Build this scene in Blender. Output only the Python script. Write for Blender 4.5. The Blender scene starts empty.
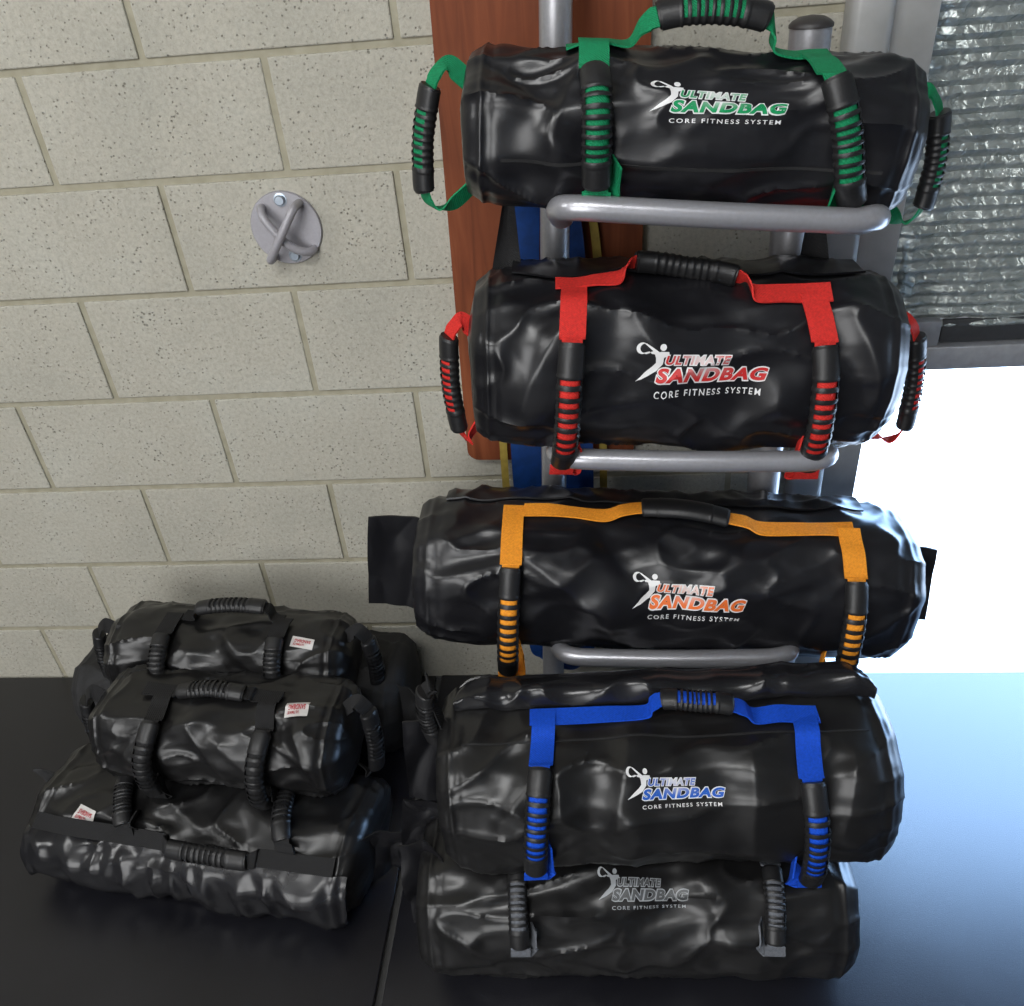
import bpy, bmesh, math, random
from mathutils import Vector, Matrix, noise
from math import sin, cos, pi, radians, sqrt, exp

S = bpy.context.scene
COL = S.collection

# ------------------------------------------------------------------ camera
cd = bpy.data.cameras.new('camera')
cam = bpy.data.objects.new('camera', cd)
COL.objects.link(cam)
cam.location = (0.9148, -1.4187, 1.4416)
cam.rotation_euler = (radians(56.0707), radians(4.2861), radians(3.7779))
cd.sensor_fit = 'HORIZONTAL'
cd.sensor_width = 36.0
cd.lens = 29.682
cd.clip_start = 0.02
S.camera = cam

# ------------------------------------------------------------------ light
S.view_settings.view_transform = 'Standard'
S.view_settings.look = 'None'
S.view_settings.exposure = 0.16
S.view_settings.gamma = 1.0
S.view_settings.use_curve_mapping = False

W = bpy.data.worlds.new('sky')
S.world = W
W.use_nodes = True
bg = W.node_tree.nodes['Background']
bg.inputs['Color'].default_value = (0.36, 0.60, 1.0, 1)
bg.inputs['Strength'].default_value = 16.0

sd = bpy.data.lights.new('sun', 'SUN')
sd.energy = 14.0
sd.angle = radians(0.6)
sd.color = (1.0, 0.95, 0.86)
sun = bpy.data.objects.new('sun', sd)
COL.objects.link(sun)
sun.rotation_euler = Vector((-0.75, 0.0, -0.9)).to_track_quat('-Z', 'Y').to_euler()


def area(name, loc, target, sx, sy, power, colour):
    d = bpy.data.lights.new(name, 'AREA')
    d.shape = 'RECTANGLE'
    d.size, d.size_y = sx, sy
    d.energy = power
    d.color = colour
    o = bpy.data.objects.new(name, d)
    COL.objects.link(o)
    o.location = loc
    o.rotation_euler = (Vector(target) - Vector(loc)).to_track_quat('-Z', 'Y').to_euler()
    return o


area('ceiling_light_front', (0.3, -2.3, 3.05), (0.5, -0.3, 0.4), 1.6, 0.5, 36, (1.0, 1.0, 0.99))
area('left_wall_fill', (-1.9, -1.7, 3.05), (-0.2, -0.1, 0.3), 0.5, 1.6, 34, (1.0, 1.0, 0.99))  # unseen fill light, added to brighten the lower left wall
area('rear_soft_light', (-0.9, -4.6, 1.75), (0.6, 0, 0.6), 2.4, 2.5, 100, (1.0, 1.0, 1.0))  # unseen area light standing in for an assumed opening behind the camera

# ------------------------------------------------------------------ materials


def new_mat(name):
    m = bpy.data.materials.new(name)
    m.use_nodes = True
    nt = m.node_tree
    return m, nt, nt.nodes['Principled BSDF']


def N(nt, kind, **kw):
    n = nt.nodes.new(kind)
    for k, v in kw.items():
        if hasattr(n, k):
            setattr(n, k, v)
        else:
            n.inputs[k].default_value = v
    return n


def ramp(nt, fac, stops):
    r = nt.nodes.new('ShaderNodeValToRGB')
    e = r.color_ramp.elements
    while len(e) < len(stops):
        e.new(0.5)
    for el, (p, c) in zip(e, stops):
        el.position = p
        el.color = c if len(c) == 4 else (*c, 1)
    nt.links.new(fac, r.inputs['Fac'])
    return r.outputs['Color']


def coords(nt, scale=(1, 1, 1)):
    tc = nt.nodes.new('ShaderNodeTexCoord')
    mp = nt.nodes.new('ShaderNodeMapping')
    mp.inputs['Scale'].default_value = scale
    nt.links.new(tc.outputs['Object'], mp.inputs['Vector'])
    return mp.outputs['Vector']


def bump(nt, height, strength, dist, prev=None):
    b = nt.nodes.new('ShaderNodeBump')
    b.inputs['Strength'].default_value = strength
    b.inputs['Distance'].default_value = dist
    nt.links.new(height, b.inputs['Height'])
    if prev is not None:
        nt.links.new(prev, b.inputs['Normal'])
    return b.outputs['Normal']


def mat_plain(name, col, rough=0.5, metal=0.0, spec=0.5, bump_scale=None, bump_d=0.001, var=0.0):
    m, nt, p = new_mat(name)
    p.inputs['Roughness'].default_value = rough
    p.inputs['Metallic'].default_value = metal
    p.inputs['Specular IOR Level'].default_value = spec
    v = coords(nt)
    n = N(nt, 'ShaderNodeTexNoise', Scale=bump_scale or 60.0, Detail=4.0)
    nt.links.new(v, n.inputs['Vector'])
    lo = tuple(c * (1 - var) for c in col)
    hi = tuple(min(1, c * (1 + var)) for c in col)
    nt.links.new(ramp(nt, n.outputs['Fac'], [(0.3, lo), (0.7, hi)]), p.inputs['Base Color'])
    if bump_scale:
        nt.links.new(bump(nt, n.outputs['Fac'], 0.5, bump_d), p.inputs['Normal'])
    return m


def mat_vinyl(name, col, rough=0.31, wr=0.25):
    m, nt, p = new_mat(name)
    p.inputs['Specular IOR Level'].default_value = 0.52
    v = coords(nt)
    n1 = N(nt, 'ShaderNodeTexNoise', Scale=8.0, Detail=1.5, Distortion=0.5)
    n2 = N(nt, 'ShaderNodeTexNoise', Scale=420.0, Detail=2.0)
    n3 = N(nt, 'ShaderNodeTexNoise', Scale=5.0, Detail=5.0)
    for n in (n1, n2, n3):
        nt.links.new(v, n.inputs['Vector'])
    nt.links.new(ramp(nt, n3.outputs['Fac'], [(0.3, tuple(c * 0.8 for c in col)), (0.75, tuple(c * 1.3 for c in col))]),
                 p.inputs['Base Color'])
    r = N(nt, 'ShaderNodeMapRange')
    r.inputs['To Min'].default_value = rough - 0.07
    r.inputs['To Max'].default_value = rough + 0.09
    nt.links.new(n3.outputs['Fac'], r.inputs['Value'])
    nt.links.new(r.outputs['Result'], p.inputs['Roughness'])
    b = bump(nt, n1.outputs['Fac'], wr, 0.012)
    b = bump(nt, n2.outputs['Fac'], 0.12, 0.0006, b)
    nt.links.new(b, p.inputs['Normal'])
    return m


def mat_web(name, col):
    m, nt, p = new_mat(name)
    p.inputs['Roughness'].default_value = 0.75
    p.inputs['Specular IOR Level'].default_value = 0.3
    v = coords(nt)
    w = N(nt, 'ShaderNodeTexWave', Scale=160.0, Distortion=0.6)
    w.bands_direction = 'DIAGONAL'
    n = N(nt, 'ShaderNodeTexNoise', Scale=300.0)
    nt.links.new(v, w.inputs['Vector'])
    nt.links.new(v, n.inputs['Vector'])
    nt.links.new(ramp(nt, n.outputs['Fac'], [(0.25, tuple(c * 0.78 for c in col)), (0.75, tuple(min(1, c * 1.15) for c in col))]),
                 p.inputs['Base Color'])
    nt.links.new(bump(nt, w.outputs['Fac'], 0.5, 0.0008), p.inputs['Normal'])
    return m


def mat_block():
    m, nt, p = new_mat('concrete_block')
    p.inputs['Roughness'].default_value = 0.9
    p.inputs['Specular IOR Level'].default_value = 0.2
    v = coords(nt)
    big = N(nt, 'ShaderNodeTexNoise', Scale=3.5, Detail=5.0, Roughness=0.6)
    fine = N(nt, 'ShaderNodeTexNoise', Scale=130.0, Detail=6.0, Roughness=0.75)
    pit = N(nt, 'ShaderNodeTexVoronoi', Scale=125.0)
    pit.inputs['Randomness'].default_value = 1.0
    patch = N(nt, 'ShaderNodeTexNoise', Scale=14.0, Detail=6.0, Roughness=0.8)
    nt.links.new(v, patch.inputs['Vector'])
    pa = N(nt, 'ShaderNodeMath', operation='MULTIPLY_ADD')
    pa.inputs[1].default_value = -0.9
    pa.inputs[2].default_value = 0.62
    nt.links.new(patch.outputs['Fac'], pa.inputs[0])
    ps = N(nt, 'ShaderNodeMath', operation='ADD')
    nt.links.new(pa.outputs[0], ps.inputs[1])
    for n in (big, fine, pit):
        nt.links.new(v, n.inputs['Vector'])
    nt.links.new(pit.outputs['Distance'], ps.inputs[0])
    c = ramp(nt, big.outputs['Fac'], [(0.3, (0.40, 0.388, 0.332)), (0.5, (0.45, 0.43, 0.366)), (0.72, (0.475, 0.465, 0.405))])
    f = ramp(nt, fine.outputs['Fac'], [(0.33, (0.80, 0.80, 0.80)), (0.55, (1, 1, 1)), (0.8, (1.14, 1.14, 1.14))])
    q = ramp(nt, ps.outputs[0], [(0.20, (0.55, 0.55, 0.53)), (0.34, (1, 1, 1))])
    mx = N(nt, 'ShaderNodeMix', data_type='RGBA', blend_type='MULTIPLY')
    mx.inputs[0].default_value = 1.0
    nt.links.new(c, mx.inputs[6])
    nt.links.new(f, mx.inputs[7])
    m2 = N(nt, 'ShaderNodeMix', data_type='RGBA', blend_type='MULTIPLY')
    m2.inputs[0].default_value = 1.0
    nt.links.new(mx.outputs[2], m2.inputs[6])
    nt.links.new(q, m2.inputs[7])
    nt.links.new(m2.outputs[2], p.inputs['Base Color'])
    h = ramp(nt, ps.outputs[0], [(0.18, (0, 0, 0)), (0.40, (1, 1, 1))])
    b = bump(nt, h, 0.6, 0.004)
    b = bump(nt, fine.outputs['Fac'], 0.5, 0.003, b)
    nt.links.new(b, p.inputs['Normal'])
    return m


def mat_mortar():
    m, nt, p = new_mat('mortar')
    p.inputs['Roughness'].default_value = 0.92
    v = coords(nt)
    n = N(nt, 'ShaderNodeTexNoise', Scale=40.0, Detail=6.0)
    nt.links.new(v, n.inputs['Vector'])
    nt.links.new(ramp(nt, n.outputs['Fac'], [(0.3, (0.29, 0.27, 0.195)), (0.7, (0.37, 0.345, 0.262))]), p.inputs['Base Color'])
    nt.links.new(bump(nt, n.outputs['Fac'], 0.5, 0.003), p.inputs['Normal'])
    return m


def mat_wood():
    m, nt, p = new_mat('stained_plywood')
    p.inputs['Specular IOR Level'].default_value = 0.2
    p.inputs['Roughness'].default_value = 0.6
    v = coords(nt, (22, 22, 1.6))
    n = N(nt, 'ShaderNodeTexNoise', Scale=2.2, Detail=6.0, Distortion=1.2)
    nt.links.new(v, n.inputs['Vector'])
    n2 = N(nt, 'ShaderNodeTexNoise', Scale=4.0, Detail=4.0)
    nt.links.new(coords(nt), n2.inputs['Vector'])
    a = ramp(nt, n.outputs['Fac'], [(0.25, (0.125, 0.034, 0.014)), (0.55, (0.20, 0.054, 0.021)), (0.8, (0.25, 0.075, 0.03))])
    b = ramp(nt, n2.outputs['Fac'], [(0.3, (0.75, 0.75, 0.75)), (0.7, (1.1, 1.1, 1.1))])
    mx = N(nt, 'ShaderNodeMix', data_type='RGBA', blend_type='MULTIPLY')
    mx.inputs[0].default_value = 1.0
    nt.links.new(a, mx.inputs[6])
    nt.links.new(b, mx.inputs[7])
    nt.links.new(mx.outputs[2], p.inputs['Base Color'])
    nt.links.new(bump(nt, n.outputs['Fac'], 0.2, 0.001), p.inputs['Normal'])
    return m


def mat_rubber_floor():
    m, nt, p = new_mat('rubber_mat')
    p.inputs['Specular IOR Level'].default_value = 0.6
    v = coords(nt)
    n = N(nt, 'ShaderNodeTexNoise', Scale=420.0, Detail=4.0, Roughness=0.7)
    n2 = N(nt, 'ShaderNodeTexNoise', Scale=5.0, Detail=5.0)
    nt.links.new(v, n.inputs['Vector'])
    nt.links.new(v, n2.inputs['Vector'])
    nt.links.new(ramp(nt, n2.outputs['Fac'], [(0.3, (0.007, 0.007, 0.010)), (0.7, (0.012, 0.012, 0.016))]), p.inputs['Base Color'])
    r = N(nt, 'ShaderNodeMapRange')
    r.inputs['To Min'].default_value = 0.25
    r.inputs['To Max'].default_value = 0.38
    nt.links.new(n2.outputs['Fac'], r.inputs['Value'])
    nt.links.new(r.outputs['Result'], p.inputs['Roughness'])
    nt.links.new(bump(nt, n.outputs['Fac'], 0.35, 0.0010), p.inputs['Normal'])
    return m


def mat_foil():
    m, nt, p = new_mat('foil_insulation')
    p.inputs['Metallic'].default_value = 0.6
    p.inputs['Roughness'].default_value = 0.27
    v = coords(nt)
    n = N(nt, 'ShaderNodeTexNoise', Scale=55.0, Detail=5.0, Distortion=1.0)
    n2 = N(nt, 'ShaderNodeTexVoronoi', Scale=90.0)
    nt.links.new(v, n.inputs['Vector'])
    nt.links.new(v, n2.inputs['Vector'])
    nt.links.new(ramp(nt, n.outputs['Fac'], [(0.3, (0.33, 0.375, 0.365)), (0.7, (0.56, 0.60, 0.58))]), p.inputs['Base Color'])
    b = bump(nt, n.outputs['Fac'], 0.8, 0.006)
    b = bump(nt, n2.outputs['Distance'], 0.4, 0.002, b)
    nt.links.new(b, p.inputs['Normal'])
    return m


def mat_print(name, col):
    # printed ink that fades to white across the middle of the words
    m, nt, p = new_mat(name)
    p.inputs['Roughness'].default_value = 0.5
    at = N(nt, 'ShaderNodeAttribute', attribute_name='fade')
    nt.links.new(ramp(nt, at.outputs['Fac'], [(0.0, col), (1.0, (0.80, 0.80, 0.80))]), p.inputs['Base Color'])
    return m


def mat_brick():
    m, nt, p = new_mat('outside_brick')
    p.inputs['Roughness'].default_value = 0.9
    t = N(nt, 'ShaderNodeTexBrick', Scale=1.0)
    t.inputs['Color1'].default_value = (0.30, 0.20, 0.09, 1)
    t.inputs['Color2'].default_value = (0.40, 0.28, 0.13, 1)
    t.inputs['Mortar'].default_value = (0.12, 0.09, 0.05, 1)
    t.inputs['Brick Width'].default_value = 0.23
    t.inputs['Row Height'].default_value = 0.086
    t.inputs['Mortar Size'].default_value = 0.01
    tc = N(nt, 'ShaderNodeTexCoord')
    mp = N(nt, 'ShaderNodeMapping')
    mp.inputs['Rotation'].default_value = (radians(90), 0, 0)
    nt.links.new(tc.outputs['Object'], mp.inputs['Vector'])
    nt.links.new(mp.outputs['Vector'], t.inputs['Vector'])
    nt.links.new(t.outputs['Color'], p.inputs['Base Color'])
    return m


M = {
    'vinyl': mat_vinyl('black_vinyl', (0.0085, 0.0085, 0.0105)),
    'vinyl_grey': mat_vinyl('worn_black_vinyl', (0.009, 0.0088, 0.0092), rough=0.31),
    'vinyl_flap': mat_vinyl('black_vinyl_flap', (0.012, 0.012, 0.014), rough=0.24, wr=0.5),
    'canvas': mat_plain('black_canvas', (0.012, 0.012, 0.013), 0.75, bump_scale=500.0, bump_d=0.0008, var=0.2),
    'grip': mat_plain('black_rubber_grip', (0.012, 0.012, 0.013), 0.42, bump_scale=300.0, bump_d=0.0004, var=0.15),
    'green': mat_web('green_webbing', (0.004, 0.215, 0.085)),
    'red': mat_web('red_webbing', (0.64, 0.028, 0.022)),
    'orange': mat_web('orange_webbing', (0.98, 0.33, 0.025)),
    'blue': mat_web('blue_webbing', (0.004, 0.075, 0.60)),
    'grey': mat_web('grey_webbing', (0.14, 0.15, 0.17)),
    'black': mat_web('black_webbing', (0.013, 0.013, 0.014)),
    'white_print': mat_plain('white_print', (0.78, 0.78, 0.78), 0.5, var=0.02),
    'grey_print': mat_plain('grey_print', (0.36, 0.38, 0.40), 0.5, var=0.02),
    'label_white': mat_plain('label_white', (0.62, 0.60, 0.58), 0.7, var=0.05),
    'label_red': mat_plain('label_red', (0.42, 0.05, 0.06), 0.7, var=0.05),
    'block': mat_block(),
    'mortar': mat_mortar(),
    'wood': mat_wood(),
    'mat': mat_rubber_floor(),
    'foil': mat_foil(),
    'steel': mat_plain('silver_painted_steel', (0.40, 0.40, 0.43), 0.32, metal=0.55, bump_scale=200.0, bump_d=0.0002, var=0.05),
    'post': mat_plain('grey_steel_post', (0.40, 0.40, 0.42), 0.38, metal=0.6, bump_scale=200.0, bump_d=0.0002, var=0.06),
    'cap': mat_plain('black_plastic_cap', (0.035, 0.032, 0.032), 0.45, var=0.1),
    'plate': mat_plain('grey_powder_coat', (0.33, 0.32, 0.345), 0.42, metal=0.15, bump_scale=250.0, bump_d=0.0003, var=0.05),
    'bolt': mat_plain('zinc_bolt', (0.42, 0.48, 0.55), 0.28, metal=0.9, var=0.1),
    'jamb': mat_plain('galvanised_steel', (0.42, 0.42, 0.41), 0.5, metal=0.3, bump_scale=30.0, bump_d=0.0004, var=0.08),
    'rail': mat_plain('grey_aluminium_rail', (0.30, 0.31, 0.33), 0.45, metal=0.4, var=0.1),
    'rail_dark': mat_plain('dark_rail_recess', (0.03, 0.032, 0.036), 0.5, var=0.1),
    'band_blue': mat_plain('blue_latex', (0.006, 0.045, 0.20), 0.5, bump_scale=60.0, bump_d=0.0005, var=0.2),
    'band_yellow': mat_plain('yellow_latex', (0.36, 0.26, 0.05), 0.5, bump_scale=60.0, bump_d=0.0005, var=0.2),
    'concrete': mat_plain('driveway_concrete', (0.62, 0.60, 0.57), 0.9, bump_scale=60.0, bump_d=0.002, var=0.08),
    'paint': mat_plain('white_paint', (0.34, 0.34, 0.33), 0.8, var=0.03),
    'slab': mat_plain('slab_concrete', (0.05, 0.05, 0.05), 0.8, bump_scale=60.0, bump_d=0.001, var=0.1),
    'brick': mat_brick(),
}
for k, c in (('green', (0.0, 0.30, 0.10)), ('red', (0.60, 0.025, 0.025)), ('orange', (0.85, 0.17, 0.03)),
             ('blue', (0.01, 0.11, 0.55))):
    M['ink_' + k] = mat_print(k + '_ink', c)
M['ink_grey'] = mat_plain('grey_ink', (0.09, 0.095, 0.10), 0.5, var=0.02)

# ------------------------------------------------------------------ mesh helpers


def mesh_obj(name, verts, faces, mats, parent=None, smooth=True, idx=None, fade=None):
    me = bpy.data.meshes.new(name)
    me.from_pydata([tuple(v) for v in verts], [], faces)
    for m in (mats if isinstance(mats, (list, tuple)) else [mats]):
        me.materials.append(m)
    if idx:
        for p, i in zip(me.polygons, idx):
            p.material_index = i
    bm = bmesh.new()
    bm.from_mesh(me)
    bmesh.ops.recalc_face_normals(bm, faces=bm.faces)
    bm.to_mesh(me)
    bm.free()
    if smooth:
        me.polygons.foreach_set('use_smooth', [True] * len(me.polygons))
        try:
            me.set_sharp_from_angle(angle=radians(50))
        except Exception:
            pass
    if fade:
        a = me.attributes.new('fade', 'FLOAT', 'POINT')
        a.data.foreach_set('value', fade)
    o = bpy.data.objects.new(name, me)
    COL.objects.link(o)
    if parent:
        o.parent = parent
    return o


class MB:
    """collects vertices and faces of ONE mesh"""

    def __init__(self):
        self.v, self.f, self.i = [], [], []

    def add(self, v, f, i=0):
        n = len(self.v)
        self.v += [Vector(a) for a in v]
        self.f += [tuple(n + k for k in q) for q in f]
        self.i += [i] * len(f)

    def box(self, x0, x1, y0, y1, z0, z1, bev=0.0, i=0):
        bm = bmesh.new()
        bmesh.ops.create_cube(bm, size=1.0)
        for v in bm.verts:
            v.co = Vector(((x0 + x1) / 2 + v.co.x * (x1 - x0), (y0 + y1) / 2 + v.co.y * (y1 - y0),
                           (z0 + z1) / 2 + v.co.z * (z1 - z0)))
        if bev:
            bmesh.ops.bevel(bm, geom=list(bm.edges), offset=bev, segments=2, affect='EDGES', profile=0.5)
        bm.verts.ensure_lookup_table()
        self.add([v.co.copy() for v in bm.verts], [tuple(v.index for v in f.verts) for f in bm.faces], i)
        bm.free()

    def tube(self, pts, r, seg=14, closed=False, cap=True, i=0, up=Vector((0, 0, 1))):
        pts = [Vector(p) for p in pts]
        n = len(pts)
        rs = r if isinstance(r, (list, tuple)) else [r] * n
        vs, fs = [], []
        prev = None
        for k, p in enumerate(pts):
            a = pts[(k - 1) % n] if (closed or k > 0) else p
            b = pts[(k + 1) % n] if (closed or k < n - 1) else p
            t = (b - a).normalized()
            if prev is None:
                u = up - t * up.dot(t)
                if u.length < 1e-3:
                    u = Vector((1, 0, 0)) - t * t.x
            else:
                u = prev - t * prev.dot(t)
            u.normalize()
            prev = u
            w = t.cross(u)
            for s in range(seg):
                q = 2 * pi * s / seg
                vs.append(p + (u * cos(q) + w * sin(q)) * rs[k])
        m = n if closed else n - 1
        for k in range(m):
            for s in range(seg):
                a, b = k * seg + s, k * seg + (s + 1) % seg
                c, d = ((k + 1) % n) * seg + (s + 1) % seg, ((k + 1) % n) * seg + s
                fs.append((a, b, c, d))
        if cap and not closed:
            fs.append(tuple(range(seg))[::-1])
            fs.append(tuple((n - 1) * seg + s for s in range(seg)))
        self.add(vs, fs, i)

    def lathe(self, prof, centre=(0, 0, 0), axis='z', seg=32, i=0):
        vs, fs = [], []
        c = Vector(centre)
        for (r, h) in prof:
            for s in range(seg):
                q = 2 * pi * s / seg
                a, b = r * cos(q), r * sin(q)
                vs.append(c + (Vector((a, b, h)) if axis == 'z' else Vector((a, -h, b))))
        for k in range(len(prof) - 1):
            for s in range(seg):
                fs.append((k * seg + s, k * seg + (s + 1) % seg, (k + 1) * seg + (s + 1) % seg, (k + 1) * seg + s))
        fs.append(tuple(range(seg)))
        fs.append(tuple((len(prof) - 1) * seg + s for s in range(seg)))
        self.add(vs, fs, i)

    def build(self, name, mats, parent=None, smooth=True):
        return mesh_obj(name, self.v, self.f, mats, parent, smooth, self.i)


def curve(pts, n):
    """Catmull-Rom through tuples of any length, n steps a span"""
    P = [tuple(p) for p in pts]
    P = [P[0]] + P + [P[-1]]
    out = []
    for k in range(1, len(P) - 2):
        for s in range(n):
            t = s / n
            out.append(tuple(0.5 * (2 * b + (c - a) * t + (2 * a - 5 * b + 4 * c - d) * t * t + (-a + 3 * b - 3 * c + d) * t ** 3)
                             for a, b, c, d in zip(P[k - 1], P[k], P[k + 1], P[k + 2])))
    out.append(P[-2])
    return out


def tag(o, label=None, cat=None, group=None, kind=None):
    for k, v in (('label', label), ('category', cat), ('group', group), ('kind', kind)):
        if v:
            o[k] = v
    return o


def thing(name, label, cat, loc, rot=(0, 0, 0), group=None):
    o = bpy.data.objects.new(name, None)
    COL.objects.link(o)
    o.location = loc
    o.rotation_euler = rot
    o.empty_display_size = 0.05
    return tag(o, label, cat, group)


# ------------------------------------------------------------------ the room
# back wall: courses of concrete blocks over a recessed mortar bed
random.seed(4)
WALL_X0, WALL_X1 = -3.0, 1.31
mb = MB()
mb.box(WALL_X0, WALL_X1, 0.0035, 0.19, -0.01, 3.2, 0, 1)
rows = [-0.05, 0.157, 0.3455, 0.546, 0.747, 0.953, 1.145, 1.321, 1.520, 1.72, 1.92, 2.12, 2.32, 2.52, 2.72, 2.92, 3.12]
offs = [-0.005, 0.185, -0.022, 0.185, -0.005, 0.209, 0.030, 0.240, 0.03, 0.23, 0.03, 0.23, 0.03, 0.23, 0.03, 0.23]
for k in range(len(rows) - 1):
    x = offs[k] - 4.0
    while x < WALL_X1:
        a, b = max(x + 0.0055, WALL_X0), min(x + 0.4 - 0.0055, WALL_X1)
        if b - a > 0.02:
            y = random.uniform(-0.0012, 0.0012)
            z0 = max(rows[k] + 0.0055, -0.009)
            mb.box(a, b, y, 0.02, z0, rows[k + 1] - 0.0055, 0.0022, 0)
        x += 0.4
tag(mb.build('wall_back', [M['block'], M['mortar']], smooth=False), kind='structure')

mb = MB()
mb.box(-3.0, 4.3, -5.2, 0.0, -0.16, -0.012)
tag(mb.build('floor', M['slab']), kind='structure')
mb = MB()
mb.box(-3.2, 4.5, -5.4, 0.2, 3.2, 3.35)
tag(mb.build('ceiling', M['paint']), kind='structure')
mb = MB()
mb.box(-3.2, -3.0, -5.4, 0.2, -0.16, 3.2)
tag(mb.build('wall_left', M['paint']), kind='structure')
mb = MB()
mb.box(4.3, 4.5, -5.4, 0.2, -0.16, 3.2)
tag(mb.build('wall_right', M['paint']), kind='structure')
mb = MB()
mb.box(-3.0, 4.3, -5.4, -5.2, -0.16, 3.2)
tag(mb.build('wall_front', M['paint']), kind='structure')
mb = MB()
mb.box(-12, 16, 0.0, 18, -0.30, -0.020)
tag(mb.build('ground', M['concrete']), kind='structure')

# steel jamb and track of the roller door
mb = MB()
mb.box(1.285, 1.345, -0.055, 0.0, 0.0, 3.2, 0.012)
mb.box(1.345, 1.415, -0.018, 0.10, 0.0, 3.2, 0.002)
tag(mb.build('trim_1', M['jamb']), kind='structure')
mb = MB()
mb.box(1.418, 1.475, 0.16, 0.40, 0.80, 3.2)
tag(mb.build('trim_2', M['brick'], smooth=False), kind='structure')

# roller door lined with foil
door = bpy.data.objects.new('door_1', None)
COL.objects.link(door)
door.location = (1.43, 0.05, 0.73)
tag(door, kind='structure')
vs, fs = [], []
nx, nz = 90, 420
HX, HZ = 2.85, 2.42
for j in range(nz + 1):
    z = 0.075 + (HZ * (j / nz) ** 1.6)
    for i in range(nx + 1):
        x = HX * (i / nx) ** 1.9
        ragged = 0.012 * noise.noise(Vector((z * 22, 3.1, 0))) + 0.022 * max(0, 1 - z / 0.6) if i == 0 else 0
        w = sin((z + 0.006 * noise.noise(Vector((x * 3, z * 9, 1)))) * 2 * pi / 0.021)
        y = 0.0035 * w + 0.010 * noise.noise(Vector((x * 7, z * 11, 0))) + 0.005 * noise.noise(Vector((x * 30, z * 24, 5)))
        if x < 0.05:
            y += 0.018 * noise.noise(Vector((x * 40, z * 16, 9)))
        vs.append((x + ragged, y, z))
for j in range(nz):
    for i in range(nx):
        a = j * (nx + 1) + i
        fs.append((a, a + 1, a + nx + 2, a + nx + 1))
mesh_obj('curtain', vs, fs, M['foil'], door)
mb = MB()
mb.box(0.0, 2.85, -0.018, 0.03, 0.0, 0.045, 0.003)
mb.box(0.0, 0.105, -0.012, 0.03, 0.045, 0.092, 0.002)
mb.box(0.105, 2.85, 0.004, 0.03, 0.045, 0.092, 0.002)
rail = mb.build('bottom_rail', M['rail'], door)
mb = MB()
mb.box(0.11, 0.42, -0.003, 0.006, 0.048, 0.090, 0.001)
mb.build('recess', M['rail_dark'], rail)

# rubber mats on the floor
mb = MB()
mb.box(-1.9, 0.532, -2.0, -0.006, -0.012, 0.0, 0.002)
tag(mb.build('rubber_mat', M['mat']), 'black rubber floor mat under the pile of all-black bags', 'mat')
mb = MB()
mb.box(0.546, 2.9, -2.0, -0.004, -0.012, 0.0, 0.002)
tag(mb.build('rubber_mat', M['mat']), 'rubber floor mat shining pale blue, running out to the bright doorway', 'mat')

# stained board on the wall
bm = MB()
ox, oz = 0.838, 0.60
pts = []
for (cx, cz, a0) in ((0.132, 1.2, 0), (-0.142, 1.2, 90), (-0.142, 0.02, 180), (0.132, 0.02, 270)):
    for s in range(7):
        q = radians(a0 + 15 * s)
        pts.append((ox + cx + 0.022 * cos(q), oz + cz + 0.022 * sin(q)))
n = len(pts)
ba = radians(1.8)
pts = [(ox + (x - ox) * cos(ba) + (z - oz) * sin(ba), oz + (z - oz) * cos(ba) - (x - ox) * sin(ba)) for x, z in pts]
v = [(x, -0.022, z) for x, z in pts] + [(x, -0.001, z) for x, z in pts]
f = [tuple(range(n)), tuple(range(n, 2 * n))] + [(k, (k + 1) % n, n + (k + 1) % n, n + k) for k in range(n)]
tag(mesh_obj('wooden_board', v, f, M['wood']), 'upright red-brown stained board fixed to the block wall behind the rack', 'board')

# cross-bar anchor on the wall
hook = thing('wall_anchor', 'round grey wall anchor with crossed bars bolted to the blocks', 'wall anchor', (0.409, 0.0, 1.060))
mb = MB()
mb.lathe([(0.061, 0.0015), (0.061, 0.004), (0.0595, 0.006)], axis='y', seg=48)
mb.build('plate', M['plate'], hook)
for rod in ([(-0.034, -0.004, 0.036), (-0.031, -0.020, 0.034), (-0.024, -0.030, 0.022), (-0.004, -0.032, -0.008), (0.012, -0.030, -0.026), (0.030, -0.024, -0.036), (0.040, -0.014, -0.038), (0.041, -0.004, -0.036)],
            [(0.032, -0.004, 0.040), (0.031, -0.026, 0.040), (0.027, -0.040, 0.034), (0.004, -0.046, 0.0), (-0.022, -0.042, -0.036), (-0.029, -0.030, -0.045), (-0.029, -0.005, -0.044)]):
    mb = MB()
    mb.tube(curve(rod, 6), 0.0072, 14)
    mb.build('bar', M['plate'], hook)
for bx, bz in ((0.001, 0.047), (0.006, -0.046)):
    mb = MB()
    mb.lathe([(0.0112, 0.005), (0.0112, 0.007), (0.0082, 0.0072), (0.0082, 0.012), (0.007, 0.0135)], (bx, 0, bz), 'y', 24)
    mb.build('bolt', M['bolt'], hook)

# ------------------------------------------------------------------ the rack
rack = thing('bag_rack', 'silver tubular rack carrying the green, red and orange strapped bags', 'rack', (1.03, -0.14, 0.0))


def rk(pts):
    return [(x - 1.03, y + 0.14, z) for x, y, z in pts]


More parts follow.
